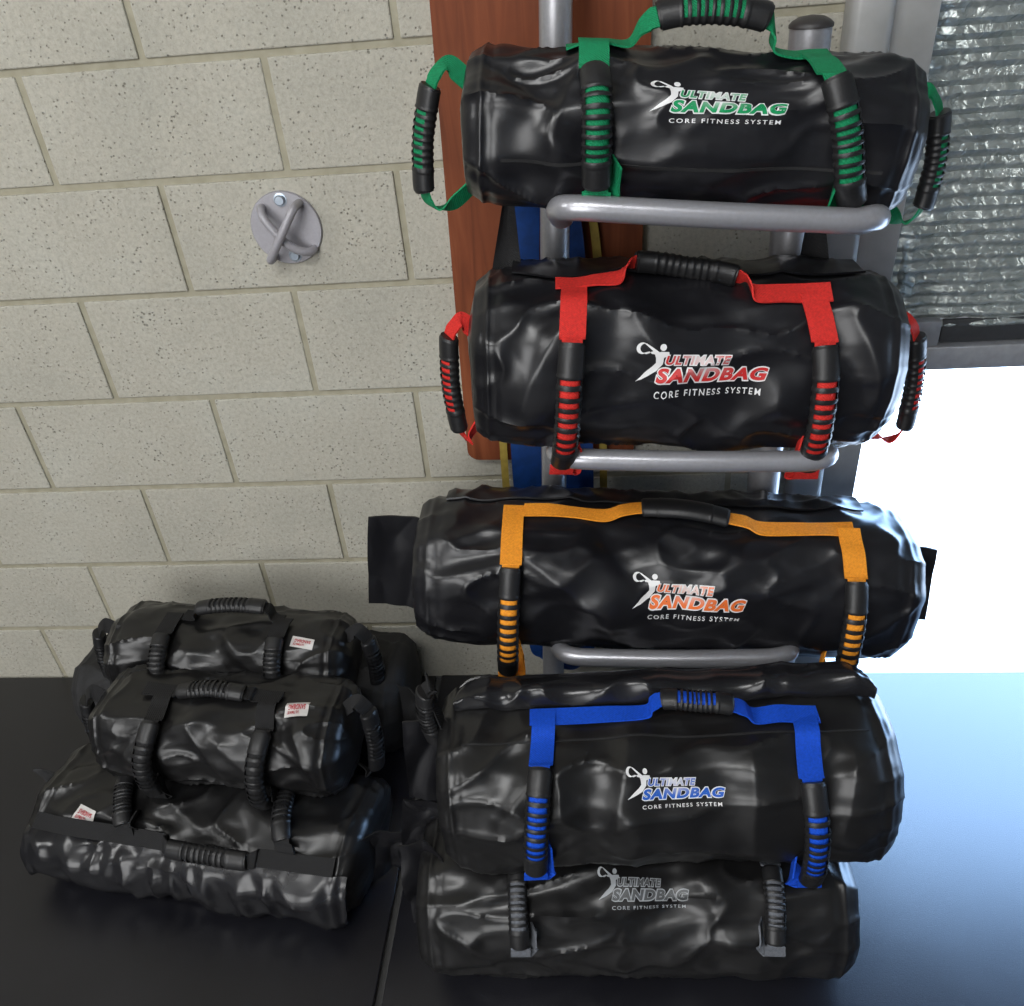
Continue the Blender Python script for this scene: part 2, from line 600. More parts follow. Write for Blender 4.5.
for (x, xt, y, top, r) in ((0.814, 0.884, -0.115, 1.42, 0.0225), (1.212, 1.208, -0.155, 1.316, 0.0265)):
    mb = MB()
    mb.tube(rk([(x, y, 0.02), (xt, y, top)]), r, 28)
    po = mb.build('post', M['post'], rack)
    mb = MB()
    mb.lathe([(r + 0.0015, top - 0.001), (r + 0.0015, top + 0.003), (r * 0.9, top + 0.007), (r * 0.6, top + 0.011), (0.002, top + 0.013)], rk([(xt, y, 0)])[0], 'z', 28)
    mb.build('cap', M['cap'], po)
mb = MB()
mb.box(-0.26, 0.29, -0.03, 0.02, 0.0, 0.04, 0.004)
mb.build('base', M['post'], rack)


def loop(x0, x1, z0, z1, yf, zp, zq, r=0.0150):
    p = [(x0 + 0.014, -0.125, zp - 0.01), (x0 + 0.012, -0.22, zp - 0.004), (x0 + 0.004, -0.30, zp), (x0, yf + 0.055, zp * 0.5 + z0 * 0.5), (x0 + 0.002, yf + 0.028, z0 - 0.006),
         (x0 + 0.012, yf + 0.008, z0), (x0 + 0.038, yf, z0)]
    n = 6
    for k in range(1, n):
        t = k / n
        p.append((x0 + 0.038 + (x1 - x0 - 0.076) * t, yf - 0.004 * sin(pi * t), z0 + (z1 - z0) * t))
    p += [(x1 - 0.038, yf, z1), (x1 - 0.012, yf + 0.008, z1), (x1 - 0.002, yf + 0.028, z1 - 0.006), (x1, yf + 0.055, zq * 0.5 + z1 * 0.5), (x1 - 0.004, -0.30, zq),
          (x1 - 0.012, -0.22, zq - 0.004), (x1 - 0.03, -0.15, zq - 0.01)]
    mb = MB()
    mb.tube(curve(rk(p), 6), r, 16)
    return mb.build('support_bar', M['steel'], rack)


LOOPS = [(0.880, 1.262, 1.168, 1.136, -0.395, 1.134, 1.106), (0.862, 1.245, 0.826, 0.812, -0.400, 0.793, 0.770), (0.850, 1.232, 0.448, 0.444, -0.405, 0.392, 0.368)]
for a in LOOPS:
    loop(*a)

# ------------------------------------------------------------------ bags


class Bag:
    """a filled vinyl sack: local x along it, -y to the front, z up"""

    def __init__(self, L, ry, rz, n=2.3, seed=0, folds=(), lump=0.006, flat=0.0, end=0.90, wr=0.0030, top=None, crease=0.006):
        self.crease = crease
        self.L, self.ry, self.rz, self.n, self.seed, self.folds = L, ry, rz, n, seed, folds
        self.lump, self.flat, self.end, self.wr, self.top = lump, flat, end, wr, top

    def disp(self, x, t):
        s = self.seed * 7.3
        c, q = cos(t), sin(t)
        d = self.lump * noise.noise(Vector((x * 7 + s, c * 1.4, q * 1.4 + s)))
        d += self.lump * 0.6 * noise.noise(Vector((x * 16 + s, c * 3.0, q * 3.0)))
        r = noise.noise(Vector((x * 11 + 3 * s, c * 2.6 + x * 5, q * 2.6)))
        d += self.wr * (0.5 - abs(r) * 1.6)
        r3 = noise.noise(Vector((x * 8 - 2 * s, c * 2.2 + x * 3.0, q * 2.2 + s)))
        d += self.crease * (1 - min(1, abs(r3) * 1.6)) ** 4
        r2 = noise.noise(Vector((x * 24 - s, c * 5.0 - x * 9, q * 5.0 + s)))
        d += self.wr * 0.2 * (0.5 - abs(r2) * 2.0)
        R = (self.ry + self.rz) / 2
        for (x0, t0, x1, t1, w, a) in self.folds:
            ax, ay = x0, t0 * R
            bx, by = x1 - x0, (t1 - t0) * R
            l2 = bx * bx + by * by
            px, py = x - ax, t * R - ay
            k = (px * bx + py * by) / l2
            kk = min(1, max(0, k))
            dx, dy = px - kk * bx, py - kk * by
            sd = (bx * py - by * px) / sqrt(l2)
            dd = sqrt(dx * dx + dy * dy)
            e = 0.55 * exp(-dd * dd / (w * w)) + 0.45 * exp(-dd / (w * 0.5))
            a *= 1.3
            d += a * e * (1 - 0.35 * kk) + a * 0.8 * math.tanh(sd / (w * 0.6)) * exp(-(dx * dx + dy * dy) / (4 * w * w)) * 0.7
        return d

    def P(self, x, t, off=0.0, k=1.0):
        a = abs(x) / (self.L / 2)
        s = max(0.0, (min(a, 1.0) - 0.80) / 0.20)
        k *= 1 - (1 - self.end) * s ** 3
        c, q = cos(t), sin(t)
        e = 2 / self.n
        if k > 0.5:
            off += 0.0022 * exp(-((a - 0.965) / 0.012) ** 2) - 0.0014 * exp(-((a - 0.925) / 0.02) ** 2)
        cy = -math.copysign(abs(c) ** e, c)
        cz = math.copysign(abs(q) ** e, q)
        d = (self.disp(x, t) if k > 0.3 else 0) * min(1, k) + off
        h = sqrt(cy * cy + cz * cz) + 1e-9
        y = k * self.ry * cy + d * cy / h
        z = k * self.rz * cz + d * cz / h
        if self.top and q > 0:
            z *= 1 + self.top * (1 - min(1, a) ** 2) * q
        if self.flat and z < 0:
            lim = -self.rz * self.flat
            if z < lim:
                z = lim + (z - lim) * 0.12
        return Vector((x, y, z))

    def body(self, mat, parent, nx=210, nt=150):
        xs = [self.L / 2 * sin(pi / 2 * (2 * i / nx - 1)) * 0.35 + 0.65 * self.L / 2 * (2 * i / nx - 1) for i in range(nx + 1)]
        vs, fs = [], []
        rings = []
        ends = [(0.93, 0.010), (0.75, 0.014), (0.5, 0.018), (0.25, 0.02), (0.04, 0.02)]
        for k, o in reversed(ends):
            rings.append((-self.L / 2, k, -o))
        rings += [(x, 1.0, 0) for x in xs]
        for k, o in ends:
            rings.append((self.L / 2, k, o))
        for (x, k, o) in rings:
            for j in range(nt):
                t = 2 * pi * j / nt - pi / 2
                p = self.P(x, t, 0, k)
                if o:
                    p.x += o + 0.012 * noise.noise(Vector((p.y * 14, p.z * 14, self.seed))) * (1 - k)
                vs.append(p)
        m = len(rings)
        for i in range(m - 1):
            for j in range(nt):
                fs.append((i * nt + j, i * nt + (j + 1) % nt, (i + 1) * nt + (j + 1) % nt, (i + 1) * nt + j))
        fs.append(tuple(range(nt)))
        fs.append(tuple((m - 1) * nt + j for j in range(nt)))
        self.grid = (len(ends), xs, nt)
        return mesh_obj('body', vs, fs, mat, parent)


def ribbon_vf(pairs, th=0.0024):
    """closed strip with thickness from edge pairs (A, B)"""
    n = len(pairs)
    vs, fs = [], []
    for k, (a, b) in enumerate(pairs):
        c0 = (pairs[max(0, k - 1)][0] + pairs[max(0, k - 1)][1]) / 2
        c1 = (pairs[min(n - 1, k + 1)][0] + pairs[min(n - 1, k + 1)][1]) / 2
        nn = (c1 - c0).cross(b - a)
        nn = nn.normalized() * th / 2 if nn.length > 1e-9 else Vector((0, -th / 2, 0))
        vs += [a - nn, b - nn, b + nn, a + nn]
    for k in range(n - 1):
        o = 4 * k
        for s in range(4):
            fs.append((o + s, o + (s + 1) % 4, o + 4 + (s + 1) % 4, o + 4 + s))
    fs.append((0, 1, 2, 3))
    o = 4 * (n - 1)
    fs.append((o, o + 1, o + 2, o + 3))
    return vs, fs


def grip_mesh(path, wdirs, a, b, slots=8, wcore=0.82, sleeve=0.22):
    """rubber grip round a webbing path: sleeves at both ends and open slots on the outer face"""
    n = len(path)
    seg = 20
    vs, fs = [], []
    L = [0]
    for k in range(1, n):
        L.append(L[-1] + (path[k] - path[k - 1]).length)
    for k in range(n):
        t = (path[min(n - 1, k + 1)] - path[max(0, k - 1)]).normalized()
        w = (wdirs[k] - t * wdirs[k].dot(t)).normalized()
        nn = t.cross(w)
        s = L[k] / L[-1]
        inside = sleeve < s < 1 - sleeve
        ph = (s - sleeve) / (1 - 2 * sleeve) * slots
        rib = 1.0
        if inside:
            rib = 1.0 + 0.07 * (1 if (ph % 1.0) > 0.62 or (ph % 1.0) < 0.06 else 0)
        else:
            e = min(s, 1 - s)
            rib = 1.04 if e < 0.9 * sleeve else 1.09
            if e < 0.012:
                rib = 0.93
        for j in range(seg):
            q = 2 * pi * j / seg
            vs.append(path[k] + w * (a * rib * cos(q)) + nn * (b * rib * sin(q)))
    for k in range(n - 1):
        s = (L[k] + L[k + 1]) / 2 / L[-1]
        ph = (s - sleeve) / (1 - 2 * sleeve) * slots
        slot = sleeve < s < 1 - sleeve and 0.10 < (ph % 1.0) < 0.62
        for j in range(seg):
            mid = 2 * pi * (j + 0.5) / seg
            if slot and sin(mid) > 0.50:
                continue
            fs.append((k * seg + j, k * seg + (j + 1) % seg, (k + 1) * seg + (j + 1) % seg, (k + 1) * seg + j))
    fs.append(tuple(range(seg)))
    fs.append(tuple((n - 1) * seg + j for j in range(seg)))
    return vs, fs


def core_mesh(path, wdirs, a, b, seg=14):
    vs, fs = [], []
    n = len(path)
    for k in range(n):
        t = (path[min(n - 1, k + 1)] - path[max(0, k - 1)]).normalized()
        w = (wdirs[k] - t * wdirs[k].dot(t)).normalized()
        nn = t.cross(w)
        for j in range(seg):
            q = 2 * pi * j / seg
            vs.append(path[k] + w * (a * cos(q)) + nn * (b * sin(q)))
    for k in range(n - 1):
        for j in range(seg):
            fs.append((k * seg + j, k * seg + (j + 1) % seg, (k + 1) * seg + (j + 1) % seg, (k + 1) * seg + j))
    return vs, fs


def dense(path, wd, n):
    """resample a polyline evenly to n points"""
    L = [0.0]
    for k in range(1, len(path)):
        L.append(L[-1] + (path[k] - path[k - 1]).length)
    op, ow = [], []
    k = 0
    for i in range(n):
        s = L[-1] * i / (n - 1)
        while k < len(L) - 2 and L[k + 1] < s:
            k += 1
        f = (s - L[k]) / max(1e-9, L[k + 1] - L[k])
        op.append(path[k].lerp(path[k + 1], f))
        ow.append(wd[k].lerp(wd[k + 1], f).normalized())
    return op, ow


def loop_handle(root, pts, wds, g0, g1, mat, w=0.034, a=0.0165, b=0.0125, slots=8, outward=1, step=8, gripmat=None, name='handle'):
    """webbing loop through pts (local), grip over the span between control points g0 and g1"""
    q = curve([tuple(p) + tuple(d) for p, d in zip(pts, wds)], step)
    path = [Vector(p[:3]) for p in q]
    wd = [Vector(p[3:]).normalized() for p in q]
    mb = MB()
    pinch = 0.004
    pairs = []
    for k, (p, d) in enumerate(zip(path, wd)):
        i = k / step
        ww = w / 2
        if g0 - 0.35 < i < g1 + 0.35:
            ww = min(ww, a * 0.80)
        pairs.append((p - d * ww, p + d * ww))
    mb.add(*ribbon_vf(pairs))
    gp, gw = dense(path[g0 * step:g1 * step + 1], wd[g0 * step:g1 * step + 1], 90)
    if outward < 0:
        gw = [-d for d in gw]
    cp, cw = gp[4:-4], gw[4:-4]
    mb.add(*core_mesh(cp, cw, a * 0.86, b * 0.86))
    h = mb.build(name, mat, root)
    g = MB()
    g.add(*grip_mesh(gp, gw, a, b, slots))
    g.build('grip', gripmat or M['grip'], h)
    return h


def front_handle(bag, root, top, g0, g1, mat, w=0.034, a=0.0165, b=0.0125, slots=8, tuck=0.02, anchor=True, lift=0.0):
    """strap down the face of a bag: top, g0, g1 are (x, t) of strap end, grip top and grip bottom"""
    (xt, tt), (xa, ta), (xb, tb) = top, g0, g1
    o1 = b + 0.004
    up = max(0.12, (tt - ta) * 0.3)
    X = Vector((1, 0, 0))
    dx = (xb - xa) / max(1e-6, (ta - tb))
    P = bag.P
    pts = [P(xt, tt, 0.007), P(xt + (xa - xt) * 0.25, tt + (ta - tt) * 0.25, 0.0075), P(xt + (xa - xt) * 0.5, tt + (ta - tt) * 0.5, 0.0075), P(xa - dx * 0.05, ta + 0.07, o1 * 0.75), P(xa, ta, o1)]
    g0i = len(pts) - 1
    for k in (1, 2, 3):
        f = k / 4
        pts.append(P(xa + (xb - xa) * f, ta + (tb - ta) * f, o1 + 0.004 * sin(pi * f) + lift * f))
    pts.append(P(xb, tb, o1 + 0.001 + lift))
    g1i = len(pts) - 1
    nv = (P(xb, tb, 0.01) - P(xb, tb, 0.0)).normalized()
    pe = pts[-1]
    T = (pts[-1] - pts[-2]).normalized()
    T = (T + Vector((0, 0, -1.3))).normalized()
    pts += [pe + T * 0.011, pe + T * 0.025 + Vector((0, 0.002, 0)), pe + T * 0.022 + Vector((X * tuck * 0.6)) + Vector((0, 0.014, 0)),
            P(xb + tuck, tb + 0.02, 0.010), P(xb + tuck, tb + 0.24, 0.010)]
    nv = (P(xb, tb, 0.01) - P(xb, tb, 0.0)).normalized()
    sg = 1 if tuck > 0 else -1
    E = (X * 0.35 + nv * sg).normalized()
    wds = [X] * (len(pts) - 3) + [(X + E * 0.6).normalized(), E, E]
    return loop_handle(root, pts, wds, g0i, g1i, mat, w, a, b, slots, outward=1)


def surf_strip(bag, x0, t0, x1, t1, w, off=0.003, n=16, along='x', cross=1):
    """edge pairs of a strip glued on the bag from (x0,t0) to (x1,t1)"""
    R = (bag.ry + bag.rz) / 2
    rows = []
    for k in range(n + 1):
        f = k / n
        x, t = x0 + (x1 - x0) * f, t0 + (t1 - t0) * f
        if along == 'x':
            rows.append((bag.P(x, t - w / 2 / R, off), bag.P(x, t + w / 2 / R, off)))
        else:
            rows.append((bag.P(x - w / 2, t, off), bag.P(x + w / 2, t, off)))
    return rows


def top_handle(bag, root, xl0, xl1, xr1, xr0, t, rise, mat, fwd=0.0, w=0.030, gripw=(0.0165, 0.0125), slots=8, tr=None, wy=(0, 1, 0), gl=None, gr=None, end_t=None):
    """strap along the bag with a raised grip between xl1 and xr1"""
    tr = t if tr is None else tr
    R = (bag.ry + bag.rz) / 2
    mb = MB()
    rows = surf_strip(bag, xl0, t, xl1, t, w, 0.0065)
    A = Vector(wy).normalized()
    gl = gl if gl is not None else xl1 + 0.03
    gr = gr if gr is not None else xr1 - 0.03
    base_l, base_r = bag.P(xl1, t, 0.0065), bag.P(xr1, tr, 0.0065)
    tl, trr = bag.P(gl, t, 0.0), bag.P(gr, tr, 0.0)
    up = Vector((0, -fwd, rise))
    pl, prr = tl + up * 0.85, trr + up * 0.85
    mid = bag.P((gl + gr) / 2, (t + tr) / 2, 0.0) + up
    wl = (rows[-1][1] - rows[-1][0]).normalized()
    rows2 = surf_strip(bag, xr1, tr, xr0, tr, w, 0.0065)
    wr = (rows2[0][1] - rows2[0][0]).normalized()
    pts = [(rows[0][0] + rows[0][1]) / 2]
    wds = [(rows[0][1] - rows[0][0]).normalized()]
    for k in (5, 10):
        pts.append((rows[k][0] + rows[k][1]) / 2)
        wds.append((rows[k][1] - rows[k][0]).normalized())
    pts += [base_l, base_l.lerp(pl, 0.55) + Vector((-0.004, 0, 0.002)), pl, pl.lerp(mid, 0.5) + up * 0.06, mid, prr.lerp(mid, 0.5) + up * 0.06, prr, base_r.lerp(prr, 0.55) + Vector((0.004, 0, 0.002)), base_r]
    wds += [wl, (wl + A).normalized(), A, A, A, A, A, (wr + A).normalized(), wr]
    for k in (6, 11, 16):
        pts.append((rows2[k][0] + rows2[k][1]) / 2)
        wds.append((rows2[k][1] - rows2[k][0]).normalized())
    return loop_handle(root, pts, wds, 5, 9, mat, w, gripw[0], gripw[1], slots, outward=1)


def end_handle(bag, root, side, z0, z1, out, mat, y=0.0, y0=None, dz=0.02, w=0.03, a=0.0165, b=0.0125, slots=8, turn=0.6, lean=0.0):
    """loop on the end of a bag: side -1 left, +1 right; grip hangs between heights z0 (top) and z1"""
    xe = side * (bag.L / 2 + 0.012)
    xo = side * (bag.L / 2 + out)
    y0 = y if y0 is None else y0
    za, zb = min(z0 - 0.004, 0.72 * bag.rz), max(z1 + 0.012, -0.72 * bag.rz)
    D = Vector((side * 0.7, 1, 0)).normalized()
    E = Vector((0, 0.65, 0.76))
    pts = [(xe - side * 0.012, y0, za), (xe + (xo - xe) * 0.4, (y + y0) / 2, z0 + dz), (xo - side * 0.012, y, z0 + dz), (xo, y, z0), (xo + side * (0.004 + lean * 0.25), y, z0 + (z1 - z0) * 0.25),
           (xo + side * (0.006 + lean * 0.5), y, z0 + (z1 - z0) * 0.5), (xo + side * (0.004 + lean * 0.75), y, z0 + (z1 - z0) * 0.75), (xo + side * lean, y, z1), (xo - side * (0.012 - lean), y, z1 - dz), (xe + (xo - xe) * 0.4, (y + y0) / 2, z1 - dz * 0.6),
           (xe - side * 0.012, y0, zb)]
    pts = [Vector(p) for p in pts]
    F = Vector((0, 0.65, -0.76))
    wds = [E, E, D, D, D, D, D, D, D, F, F]
    return loop_handle(root, pts, wds, 3, 7, mat, w, a, b, slots, outward=side)


def flap_on(bag, root, x0, x1, t0, t1, mat, off=0.006, puff=0.004, seed=1, nx=120, nt=18, name='closure_flap', curl=0.0, th=0.003, rnd=0.05):
    """padded vinyl closure flap lying on the bag between two angles"""
    vs, fs = [], []
    for i in range(nx + 1):
        fx = i / nx
        edge = min(fx, 1 - fx)
        cut = max(0.0, 1 - edge / rnd)
        for j in range(nt + 1):
            g = j / nt
            x = x0 + (x1 - x0) * fx
            ta, tb = t0[0] + (t0[1] - t0[0]) * fx, t1[0] + (t1[1] - t1[0]) * fx
            t = ta + (tb - ta) * (g - 0.45 * cut ** 3 * g ** 2)
            o = off + puff * sin(pi * g) * (0.45 + 1.5 * (1 - min(1, 2 * abs(noise.noise(Vector((x * 20, g * 1.0, seed)))))) ** 2) + curl * g * g
            vs.append(bag.P(x, t, o))
    m = len(vs)
    for i in range(nx + 1):
        for j in range(nt + 1):
            g = j / nt
            fx = i / nx
            x = x0 + (x1 - x0) * fx
            cut = max(0.0, 1 - min(fx, 1 - fx) / rnd)
            ta, tb = t0[0] + (t0[1] - t0[0]) * fx, t1[0] + (t1[1] - t1[0]) * fx
            t = ta + (tb - ta) * (g - 0.45 * cut ** 3 * g ** 2)
            vs.append(bag.P(x, t, off - th + curl * g * g))
    W_ = nt + 1
    for i in range(nx):
        for j in range(nt):
            a = i * W_ + j
            fs.append((a, a + 1, a + W_ + 1, a + W_))
            fs.append((m + a, m + a + W_, m + a + W_ + 1, m + a + 1))
    for i in range(nx):
        for j in (0, nt):
            a = i * W_ + j
            fs.append((a, a + W_, m + a + W_, m + a))
    for j in range(nt):
        for i in (0, nx):
            a = i * W_ + j
            fs.append((a, a + 1, m + a + 1, m + a))
    return mesh_obj(name, vs, fs, mat, root)


def standing_flap(bag, root, x0, x1, t, back, up, mat, seed=0, nx=140, nz=18, th=0.003):
    """stiff closure flap rising from the top seam of a bag, gathered along its seam, upper corners rounded"""
    vs, fs = [], []
    nn = Vector((0, -up, back)).normalized()
    for s in (0, 1):
        for j in range(nz + 1):
            g = j / nz
            for i in range(nx + 1):
                f = i / nx
                x = x0 + (x1 - x0) * f
                d = min(x - x0, x1 - x)
                hgt = 1.0 if d > 0.045 else 0.45 + 0.55 * sqrt(max(0.0, 1 - (1 - d / 0.045) ** 2))
                p = bag.P(x, t, 0.004) + Vector((0, back, up)) * (g * hgt)
                o = 0.012 * sin(pi * min(1.0, g * 1.1)) + 0.016 * sin(pi * g) ** 0.8 * (1 - g * 0.4) * (1 - min(1, 2 * abs(noise.noise(Vector((x * 13, g * 0.8, seed)))))) ** 2
                o += 0.003 * exp(-((g - 0.94) / 0.04) ** 2) - 0.010 * g * g
                vs.append(p + nn * (o - (th if s else 0)))
    m = (nx + 1) * (nz + 1)
    W_ = nx + 1
    for j in range(nz):
        for i in range(nx):
            k = j * W_ + i
            fs.append((k, k + 1, k + W_ + 1, k + W_))
            fs.append((m + k, m + k + W_, m + k + W_ + 1, m + k + 1))
    for j in range(nz):
        for i in (0, nx):
            k = j * W_ + i
            fs.append((k, k + W_, m + k + W_, m + k))
    for i in range(nx):
        for j in (0, nz):
            k = j * W_ + i
            fs.append((k, k + 1, m + k + 1, m + k))
    return mesh_obj('closure_flap', vs, fs, mat, root)


def seam(bag, body, x0, x1, t, w=0.003):
    mb = MB()
    mb.add(*ribbon_vf(surf_strip(bag, x0, t, x1, t, w, 0.0006, 60), 0.0012))
    return mb.build('seam', M['canvas'], body)


def sheet(root, name, corners, mat, nx=36, nz=36, bulge=0.01, th=0.003, seed=0, wr=0.006):
    """loose vinyl tongue between four corners (a b along the top, d c along the bottom)"""
    a, b, c, d = [Vector(p) for p in corners]
    nn = (b - a).cross(d - a).normalized()
    vs, fs = [], []
    for s in (0, 1):
        for j in range(nz + 1):
            g = j / nz
            for i in range(nx + 1):
                f = i / nx
                p = a.lerp(b, f).lerp(d.lerp(c, f), g)
                o = bulge * sin(pi * f) + wr * noise.noise(Vector((f * 2.2, g * 1.4, seed))) + wr * 0.9 * (0.5 - min(1, 2 * abs(noise.noise(Vector((f * 1.6 + g * 1.2, g * 1.6 - f * 0.6, seed + 4))))))
                vs.append(p + nn * (o + (th if s else 0)))
    m = (nx + 1) * (nz + 1)
    W_ = nx + 1
    for j in range(nz):
        for i in range(nx):
            k = j * W_ + i
            fs.append((k, k + 1, k + W_ + 1, k + W_))
            fs.append((m + k, m + k + W_, m + k + W_ + 1, m + k + 1))
    for j in range(nz):
        for i in (0, nx):
            k = j * W_ + i
            fs.append((k, k + W_, m + k + W_, m + k))
    for i in range(nx):
        for j in (0, nz):
            k = j * W_ + i
            fs.append((k, k + 1, m + k + 1, m + k))
    return mesh_obj(name, vs, fs, mat, root)


# ------------------------------------------------------------------ printed logo


def text_flat(body, width, height, shear=0.0, fat=0.0, space=1.0):
    """letters as flat triangles, scaled to a box whose baseline starts at 0,0"""
    cu = bpy.data.curves.new('lettering', 'FONT')
    cu.body = body
    cu.size = 1.0
    cu.shear = shear
    cu.offset = fat
    cu.space_character = space
    cu.resolution_u = 4
    o = bpy.data.objects.new('lettering', cu)
    COL.objects.link(o)
    dg = bpy.context.evaluated_depsgraph_get()
    me = bpy.data.meshes.new_from_object(o.evaluated_get(dg))
    v = [Vector(q.co) for q in me.vertices]
    f = [tuple(p.vertices) for p in me.polygons]
    bpy.data.objects.remove(o)
    bpy.data.curves.remove(cu)
    bpy.data.meshes.remove(me)
    x0, x1 = min(q.x for q in v), max(q.x for q in v)
    y1 = 0.715
    return [((q.x - x0) / (x1 - x0) * width, q.y / y1 * height) for q in v], f


def poly_flat(pts):
    bm = bmesh.new()
    bm.faces.new([bm.verts.new((x, y, 0)) for x, y in pts])
    bmesh.ops.triangulate(bm, faces=bm.faces)
    bm.verts.index_update()
    r = [(v.co.x, v.co.y) for v in bm.verts], [tuple(v.index for v in f.verts) for f in bm.faces]
    bm.free()
    return r


LOGO = None


def logo_parts():
    global LOGO
    if LOGO:
        return LOGO
    parts = []

    def put(vf, dx, dy, layer, mi):
        parts.append(([(x + dx, y + dy) for x, y in vf[0]], vf[1], layer, mi))

    # (layer height, material: 0 white, 1 ink)
    put(text_flat('ULTIMATE', 0.500, 0.078, 0.22, 0.095, 1.06), 0.212, -0.192, 0, 0)
    put(text_flat('SANDBAG', 0.86, 0.112, 0.22, 0.095, 1.06), 0.145, -0.336, 0, 0)
    put(text_flat('ULTIMATE', 0.484, 0.071, 0.22, 0.036, 1.12), 0.220, -0.189, 1, 1)
    put(text_flat('SANDBAG', 0.842, 0.104, 0.22, 0.046, 1.12), 0.154, -0.332, 1, 1)
    put(text_flat('CORE FITNESS SYSTEM', 0.81, 0.038, 0.0, 0.012, 1.35), 0.15, -0.432, 0, 0)
    s = 1 / 580.0

    def px(pts):
        return [((x - 275) * s, -(y - 50) * s) for x, y in pts]

    put(poly_flat(px([(352, 104), (380, 98), (413, 99), (416, 116), (393, 128), (391, 160), (366, 196), (330, 218), (277, 243), (318, 200), (345, 176), (362, 154), (360, 130)])), 0, 0, 0, 0)
    put(poly_flat(px([(310, 58), (318, 57), (372, 100), (360, 112), (340, 108), (335, 99), (346, 95)])), 0, 0, 0, 0)
    put(poly_flat(px([(388 + 14 * cos(a * pi / 10), 77 + 17 * sin(a * pi / 10)) for a in range(20)])), 0, 0, 0, 0)
    out = [(300 + 24 * cos(a * pi / 14), 80 + 29 * sin(a * pi / 14)) for a in range(4, 24)]
    inn = [(311 + 19 * cos(a * pi / 14), 80 + 23 * sin(a * pi / 14)) for a in range(23, 4, -1)]
    put(poly_flat(px(out + inn)), 0, 0, 0, 0)
    put(poly_flat(px([(304, 104), (330, 96), (336, 102), (318, 110)])), 0, 0, 0, 0)
    LOGO = parts
    return parts


def logo(bag, body, x0, t0, width, ink, white=None, slope=0.0, arch=0.0, vs_=1.0):
    """prints the logo on the bag with its top left corner at (x0, t0)"""
    R = (bag.ry + bag.rz) / 2
    bm = bmesh.new()
    lay = bm.verts.layers.float.new('lay')
    for vs, fs, layer, mi in logo_parts():
        b = [bm.verts.new((x, y, 0)) for x, y in vs]
        for q in b:
            q[lay] = layer
        for f in fs:
            try:
                bm.faces.new([b[k] for k in f]).material_index = mi
            except ValueError:
                pass
    bmesh.ops.triangulate(bm, faces=bm.faces)
    for _ in range(3):
        e = [k for k in bm.edges if k.calc_length() > 0.035]
        if not e:
            break
        bmesh.ops.subdivide_edges(bm, edges=e, cuts=1)
        bmesh.ops.triangulate(bm, faces=[f for f in bm.faces if len(f.verts) > 3])
    bm.verts.index_update()
    vs, fade = [], []
    for q in bm.verts:
        u, v = q.co.x, q.co.y
        x = x0 + u * width
        t = t0 + (v * vs_ + slope * u + arch * 4 * u * (1 - u)) * width / R
        vs.append(bag.P(x, t, 0.0014 + 0.0006 * q[lay]))
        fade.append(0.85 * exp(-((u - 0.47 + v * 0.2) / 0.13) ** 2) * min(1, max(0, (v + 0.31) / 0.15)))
    fs = [tuple(k.index for k in f.verts) for f in bm.faces]
    idx = [f.material_index for f in bm.faces]
    bm.free()
    return mesh_obj('printed_logo', vs, fs, [white or M['white_print'], ink], body, True, idx, fade)


def care_label(bag, body, x, t, w, h, ang=0.0, flip=True):
    R = (bag.ry + bag.rz) / 2
    vs, fs, idx = [], [], []
    n = 8

    def at(u, v, o):
        a = cos(ang) * u - sin(ang) * v
        b = sin(ang) * u + cos(ang) * v
        return bag.P(x + a, t + b / R, o)
    for j in range(n + 1):
        for i in range(n + 1):
            vs.append(at((i / n - 0.5) * w, (j / n - 0.5) * h, 0.003))
    for j in range(n):
        for i in range(n):
            k = j * (n + 1) + i
            fs.append((k, k + 1, k + n + 2, k + n + 1))
            idx.append(0)
    for word, wd, hh, du, dv in (('ULTIMATE', 0.50, 0.20, -0.12, 0.10), ('SANDBAG', 0.74, 0.28, -0.38, -0.26)):
        tv, tf = text_flat(word, wd * w, hh * h, 0.2, 0.03, 1.05)
        o = len(vs)
        for (a, b) in tv:
            a, b = a + du * w, b + dv * h
            if flip:
                a, b = -a, -b
            vs.append(at(a, b, 0.0042))
        fs += [tuple(o + k for k in f) for f in tf]
        idx += [1] * len(tf)
    return mesh_obj('brand_label', vs, fs, [M['label_white'], M['label_red']], body, True, idx)


RAD = radians
BAGS = {}


def sack(key, label, loc, rot, bag, mat, group=None):
    o = thing('sandbag', label, 'sandbag', loc, rot, group)
    b = bag.body(mat, o)
    BAGS[key] = (bag, o, b)
    return bag, o, b

#BAGS-BEGIN
G_RACK = 'black vinyl sandbags stacked on and under the rack'
G_PILE = 'all-black sandbags piled by the wall'

# green straps, top of the rack
g, go, gb = sack('green', 'black vinyl sandbag with green straps on the topmost bar of the rack', (1.036, -0.285, 1.222), (0, RAD(5.6), RAD(1)),
                 Bag(0.508, 0.092, 0.089, 2.5, 1, [(-0.13, 1.1, -0.16, 0.1, 0.030, 0.010), (0.0, 1.1, -0.07, 0.75, 0.03, 0.006), (0.02, -0.35, 0.09, 0.1, 0.035, 0.007), (0.14, 0.7, 0.19, 0.1, 0.035, 0.006), (-0.22, 0.9, -0.16, 0.3, 0.025, -0.006)]), M['vinyl'], G_RACK)
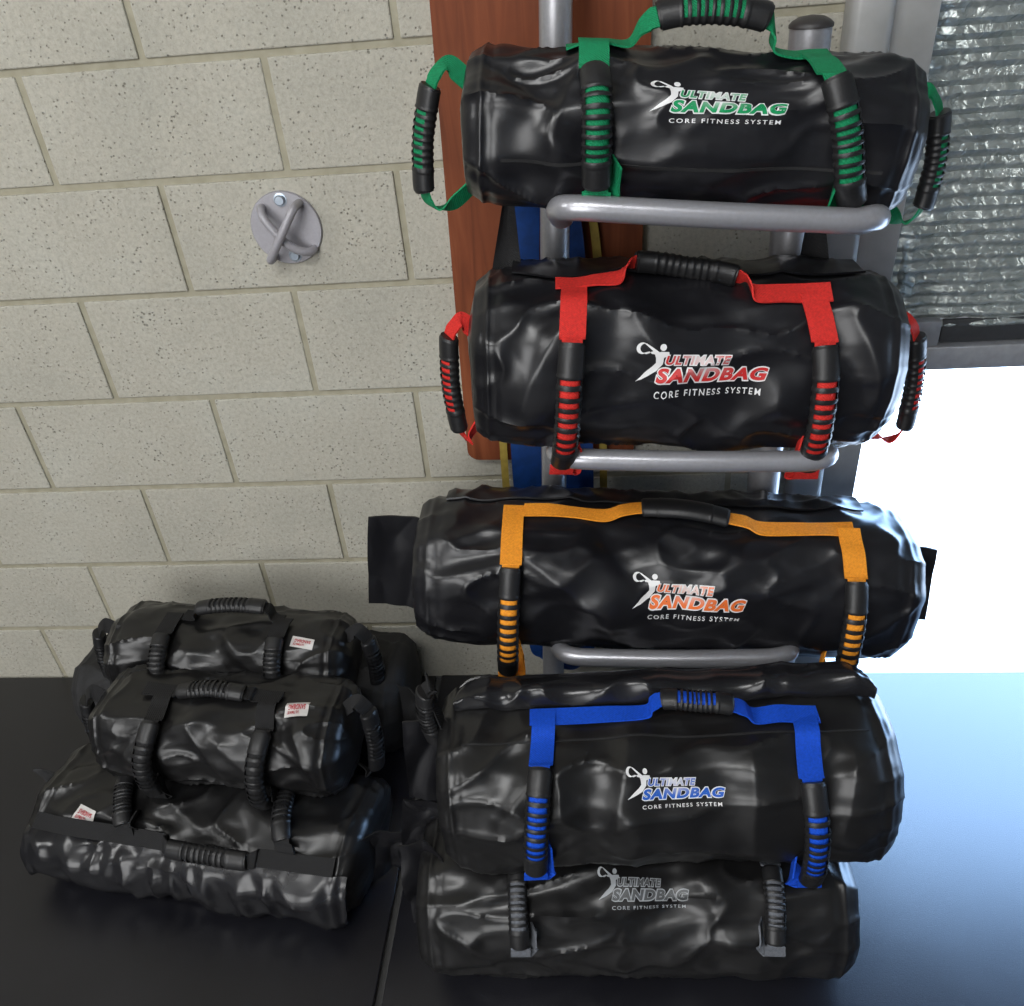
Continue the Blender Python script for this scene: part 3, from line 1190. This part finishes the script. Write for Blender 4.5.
# red straps
r_, ro, rb = sack('red', 'black vinyl sandbag with red straps on the second bar of the rack', (1.038, -0.280, 0.922), (0, RAD(3.6), RAD(2)),
                  Bag(0.552, 0.114, 0.122, 2.4, 2, [(-0.15, 0.9, -0.22, -0.1, 0.035, 0.012), (-0.09, 0.9, -0.02, 0.1, 0.035, 0.010), (0.0, -0.1, 0.10, -0.5, 0.035, -0.008), (0.205, 0.75, 0.25, 0.0, 0.028, 0.012), (0.12, -0.1, 0.05, -0.6, 0.03, 0.008)]), M['vinyl'], G_RACK)
# orange straps
o_, oo, ob = sack('orange', 'long black vinyl sandbag with orange straps on the lowest bar of the rack', (1.019, -0.280, 0.520), (0, RAD(3.6), RAD(0)),
                  Bag(0.785, 0.118, 0.122, 2.4, 3, [(-0.24, 0.75, -0.36, 0.45, 0.035, 0.012), (-0.22, 0.8, -0.10, 0.0, 0.035, 0.012), (-0.10, 1.1, -0.04, 0.3, 0.03, -0.007), (0.10, 0.9, 0.06, 0.4, 0.03, 0.007), (0.14, 0.3, 0.26, 0.75, 0.03, 0.006)]), M['vinyl'], G_RACK)
# blue straps
b_, bo, bb = sack('blue', 'big black vinyl sandbag with blue straps lying on the grey-strapped one', (1.004, -0.545, 0.350), (0, RAD(-1.0), RAD(2)),
                  Bag(0.640, 0.132, 0.125, 2.4, 4, [(-0.05, 1.2, -0.08, 0.0, 0.04, 0.011), (-0.17, 1.0, -0.24, 0.3, 0.04, 0.010), (0.12, 1.0, 0.12, -0.1, 0.045, 0.010), (0.26, 1.0, 0.24, 0.1, 0.035, 0.009), (-0.04, 0.1, 0.06, -0.1, 0.03, 0.008)], lump=0.008), M['vinyl_grey'], G_RACK)
# grey straps
y_, yo, yb = sack('grey', 'black vinyl sandbag with grey straps on the mat underneath the blue-strapped one', (0.958, -0.605, 0.112), (0, 0, RAD(1)),
                  Bag(0.660, 0.122, 0.112, 2.4, 5, [(-0.10, 0.7, 0.0, 0.9, 0.03, 0.010), (0.10, 1.2, 0.14, 0.4, 0.035, 0.009)], lump=0.009, flat=0.92), M['vinyl_grey'], G_RACK)
# black pile
k0, k0o, k0b = sack('rear', 'lowest black sandbag of the left pile, lying against the block wall', (0.150, -0.140, 0.106), (0, 0, RAD(-3)),
                    Bag(0.70, 0.122, 0.106, 2.6, 6, [], lump=0.010, flat=0.9), M['canvas'], G_PILE)
k1, k1o, k1b = sack('back', 'black sandbag with a raised carrying handle, highest on the left pile', (0.182, -0.205, 0.266), (0, RAD(3), RAD(-2)),
                    Bag(0.455, 0.095, 0.088, 2.4, 7, [(-0.07, 0.9, -0.12, 0.3, 0.03, 0.010), (0.02, 1.0, 0.08, 0.4, 0.03, 0.009), (-0.04, 0.5, 0.03, 0.6, 0.03, 0.008)], lump=0.009), M['vinyl_grey'], G_PILE)
k2, k2o, k2b = sack('middle', 'black sandbag with a looped handle at each end, across the middle of the left pile', (0.226, -0.378, 0.244), (0, RAD(2.0), RAD(-3)),
                    Bag(0.445, 0.100, 0.090, 2.4, 8, [(-0.03, 0.9, 0.03, -0.1, 0.035, 0.012), (0.03, 0.6, 0.10, -0.1, 0.03, 0.008), (-0.06, 0.9, -0.15, 0.2, 0.03, 0.009), (0.16, 0.9, 0.20, 0.0, 0.025, 0.011)], lump=0.008), M['vinyl_grey'], G_PILE)
k3, k3o, k3b = sack('front', 'large black sandbag with a ribbed closure flap, in front of the left pile', (0.172, -0.460, 0.080), (0, RAD(0.5), RAD(-8)),
                    Bag(0.630, 0.126, 0.080, 2.4, 9, [(-0.05, 1.4, 0.06, 1.0, 0.03, 0.010), (0.1, 1.5, 0.2, 1.1, 0.03, 0.010)], lump=0.010, flat=0.9), M['vinyl_grey'], G_PILE)
#DETAILS-BEGIN
# green bag
G = M['green']
front_handle(g, go, (-0.120, 1.32), (-0.118, 0.76), (-0.107, -0.30), G, lift=0.002)
front_handle(g, go, (0.134, 1.34), (0.142, 0.66), (0.192, -0.42), G, lift=0.002, tuck=-0.022)
top_handle(g, go, -0.150, -0.078, 0.086, 0.152, 1.40, 0.041, G, fwd=0.0, wy=(0, 0.6, 0.8), gl=-0.048, gr=0.076, tr=1.38)
end_handle(g, go, -1, 0.045, -0.080, 0.058, G, y=0.0, lean=0.012)
end_handle(g, go, 1, 0.034, -0.078, 0.050, G, y=0.0, lean=0.012, dz=0.018)
logo(g, gb, -0.055, 0.70, 0.155, M['ink_green'], slope=0.02, arch=0.0, vs_=0.66)

seam(g, gb, -0.22, 0.22, -0.13)

# red bag
R_ = M['red']
front_handle(r_, ro, (-0.151, 1.34), (-0.155, 0.46), (-0.163, -0.78), R_, lift=0.012)
front_handle(r_, ro, (0.156, 1.05), (0.168, 0.44), (0.182, -0.80), R_, lift=0.012, tuck=-0.018)
top_handle(r_, ro, -0.176, -0.092, 0.082, 0.180, 1.30, 0.024, R_, fwd=-0.022, gl=-0.070, gr=0.062, tr=1.08, wy=(0, 0.6, -0.8))
end_handle(r_, ro, -1, 0.030, -0.122, 0.050, R_, lean=-0.008)
end_handle(r_, ro, 1, 0.030, -0.115, 0.058, R_, lean=0.018)
logo(r_, rb, -0.071, 0.48, 0.176, M['ink_red'], vs_=0.80)
flap_on(r_, ro, -0.235, 0.235, (1.50, 1.45), (2.3, 2.3), M['vinyl'], off=0.005, puff=0.003, seed=3, curl=0.004)
for xa, xb, xc, xd in ((-0.246, -0.236, -0.222, -0.266), (0.178, 0.190, 0.212, 0.166)):
    sheet(ro, 'hanging_strap', [(xa, 0.085, 0.215), (xb, 0.085, 0.215), (xc, 0.045, 0.105), (xd, 0.045, 0.105)], M['black'], bulge=0.006, th=0.002, wr=0.001)

# orange bag
O_ = M['orange']
front_handle(o_, oo, (-0.243, 1.58), (-0.241, 0.66), (-0.247, -0.66), O_, lift=0.026)
front_handle(o_, oo, (0.282, 1.33), (0.284, 0.62), (0.287, -0.66), O_, lift=0.026, tuck=-0.022)
top_handle(o_, oo, -0.226, -0.095, 0.150, 0.292, 1.50, 0.020, O_, fwd=-0.012, gl=-0.036, gr=0.100, tr=1.34, gripw=(0.020, 0.0115), slots=0)
logo(o_, ob, -0.051, 0.66, 0.176, M['ink_orange'])
flap_on(o_, oo, -0.36, 0.325, (1.78, 1.72), (2.4, 2.4), M['vinyl'], off=0.005, puff=0.004, seed=5, curl=0.003)
sheet(oo, 'end_flap', [(-0.492, 0.01, 0.092), (-0.385, 0.01, 0.088), (-0.390, 0.01, -0.122), (-0.512, 0.01, -0.100)], M['vinyl'], bulge=0.012, seed=2, wr=0.006)
sheet(oo, 'end_flap', [(0.385, 0.0, 0.070), (0.450, 0.0, 0.066), (0.468, 0.0, -0.084), (0.385, 0.0, -0.096)], M['vinyl'], bulge=0.010, seed=6, wr=0.004)

# blue bag
B_ = M['blue']
front_handle(b_, bo, (-0.168, 1.57), (-0.174, 0.96), (-0.191, -0.06), B_, lift=0.006)
front_handle(b_, bo, (0.205, 1.45), (0.195, 0.74), (0.203, -0.44), B_, lift=0.010, tuck=-0.026)
top_handle(b_, bo, -0.190, -0.020, 0.135, 0.226, 1.52, 0.036, B_, fwd=0.0, gl=0.004, gr=0.102, tr=1.45)
standing_flap(b_, bo, -0.305, 0.316, 1.62, 0.050, 0.024, M['vinyl_flap'], seed=8)
seam(b_, bb, -0.29, 0.29, 1.28)
logo(b_, bb, -0.056, 0.955, 0.137, M['ink_blue'], slope=-0.04)
end_handle(b_, bo, -1, 0.185, 0.085, 0.020, M['black'], dz=0.012)
sheet(bo, 'end_flap', [(-0.385, -0.01, 0.125), (-0.300, -0.02, 0.120), (-0.300, -0.02, -0.085), (-0.400, -0.01, -0.045)], M['vinyl'], bulge=0.022, seed=11, wr=0.013)

# grey bag
Y_ = M['grey']
front_handle(y_, yo, (-0.178, 1.60), (-0.177, 1.34), (-0.173, 0.42), Y_, w=0.030, a=0.0145, b=0.011)
front_handle(y_, yo, (0.212, 1.60), (0.211, 1.32), (0.204, 0.50), Y_, w=0.030, a=0.0145, b=0.011, tuck=-0.018)
logo(y_, yb, -0.053, 1.36, 0.138, M['ink_grey'], white=M['grey_print'])
sheet(yo, 'end_flap', [(-0.375, -0.01, 0.125), (-0.300, -0.03, 0.115), (-0.300, -0.04, -0.070), (-0.372, -0.02, -0.075)], M['vinyl'], bulge=0.024, seed=14, wr=0.013)

# black pile
K = M['black']
front_handle(k1, k1o, (-0.108, 1.6), (-0.107, 1.12), (-0.101, 0.12), K, tuck=0.012)
front_handle(k1, k1o, (0.117, 1.6), (0.118, 1.16), (0.123, 0.14), K, tuck=-0.012)
top_handle(k1, k1o, -0.090, -0.066, 0.092, 0.115, 1.62, 0.032, K, gl=-0.058, gr=0.080)
end_handle(k1, k1o, -1, 0.040, -0.085, 0.058, K, lean=0.012)
end_handle(k1, k1o, 1, 0.062, -0.070, 0.052, K, lean=0.006)
care_label(k1, k1b, 0.166, 1.17, 0.044, 0.020, -0.10)

front_handle(k2, k2o, (-0.105, 1.55), (-0.095, 0.96), (-0.108, -0.30), K, lift=0.006, tuck=0.012)
front_handle(k2, k2o, (0.096, 1.55), (0.106, 0.92), (0.098, -0.40), K, lift=0.008, tuck=0.016)
top_handle(k2, k2o, -0.145, -0.085, 0.068, 0.118, 1.56, 0.016, K, fwd=0.006, gl=-0.072, gr=0.052)
end_handle(k2, k2o, -1, 0.052, -0.082, 0.054, K, lean=0.014)
end_handle(k2, k2o, 1, 0.070, -0.080, 0.050, K, lean=-0.004)
care_label(k2, k2b, 0.155, 1.36, 0.042, 0.024, 0.10)

front_handle(k3, k3o, (-0.152, 1.75), (-0.146, 1.55), (-0.108, 0.98), K, tuck=0.012)
front_handle(k3, k3o, (0.150, 2.0), (0.164, 1.78), (0.208, 1.10), K, tuck=-0.012)
top_handle(k3, k3o, -0.30, -0.028, 0.165, 0.30, 0.80, 0.010, K, fwd=0.020, gl=-0.008, gr=0.146, wy=(0, 0.5, 0.8))
flap_on(k3, k3o, -0.315, 0.325, (0.66, 0.66), (-0.80, -0.70), M['vinyl_flap'], off=0.007, puff=0.007, seed=21, curl=0.016)
care_label(k3, k3b, -0.198, 1.02, 0.040, 0.026, -0.20)
sheet(k3o, 'end_flap', [(-0.372, 0.0, 0.072), (-0.300, 0.0, 0.062), (-0.300, 0.0, 0.0), (-0.330, 0.0, 0.022)], M['canvas'], bulge=0.006, seed=17, wr=0.006)

sheet(k3o, 'end_flap', [(0.318, -0.05, 0.066), (0.400, 0.0, 0.050), (0.392, 0.01, -0.062), (0.325, -0.06, -0.066)], M['vinyl'], bulge=0.016, seed=23, wr=0.010)
sheet(k0o, 'end_flap', [(0.352, -0.06, 0.085), (0.425, -0.10, 0.060), (0.420, -0.13, -0.075), (0.352, -0.09, -0.085)], M['canvas'], bulge=0.014, seed=27, wr=0.010)
sheet(yo, 'end_flap', [(-0.372, 0.06, 0.150), (-0.290, 0.05, 0.125), (-0.290, 0.03, 0.020), (-0.392, 0.05, 0.010)], M['vinyl_flap'], bulge=0.018, seed=31, wr=0.010)

# bands hanging behind the left post, looped over a peg in the board
mb = MB()
mb.tube([(0.855, -0.002, 1.235), (0.855, -0.075, 1.242)], 0.009, 14)
board = bpy.data.objects['wooden_board']
mb.build('peg', M['bolt'], board)


def band(label, xl, xr, zb, w, colour, y, xt, top=1.252):
    mb = MB()
    xm = 0.855
    c = [(xm - 0.012, y, top - 0.03, 0, 1, 0), (xt + 0.3 * (xm - xt), y, top - 0.11, 0.6, 0.8, 0), (xt, y, top - 0.20, 1, 0.2, 0), (xl, y, (top + zb) / 2, 1, 0.05, 0), (xl, y, zb + 0.10, 1, 0.2, 0),
         (xl + 0.25 * (xm - xl), y, zb + 0.03, 0.5, 0.9, 0), (xm, y, zb, 0, 1, 0), (xr - 0.25 * (xr - xm), y, zb + 0.03, -0.5, 0.9, 0), (xr, y, zb + 0.10, -1, 0.2, 0), (xr + 0.004, y, (top + zb) / 2, -1, 0.05, 0),
         (xr, y, top - 0.26, -1, 0.2, 0), (xr - 0.3 * (xr - xm), y, top - 0.12, -0.6, 0.8, 0), (xm + 0.012, y, top - 0.03, 0, 1, 0), (xm, y, top, 0, 1, 0), (xm - 0.012, y, top - 0.03, 0, 1, 0)]
    pairs = []
    for q in curve(c, 10):
        p, d = Vector(q[:3]), Vector(q[3:]).normalized() * w / 2
        pairs.append((p - d, p + d))
    mb.add(*ribbon_vf(pairs, 0.003))
    return tag(mb.build('resistance_band', colour), label, 'resistance band', 'resistance bands behind the rack')


band('wide dark blue stretch band hanging behind the left rack post', 0.792, 0.884, 0.10, 0.056, M['band_blue'], -0.060, 0.812)
band('thin yellow stretch band hanging behind the left rack post', 0.750, 0.931, 0.16, 0.014, M['band_yellow'], -0.036, 0.806)
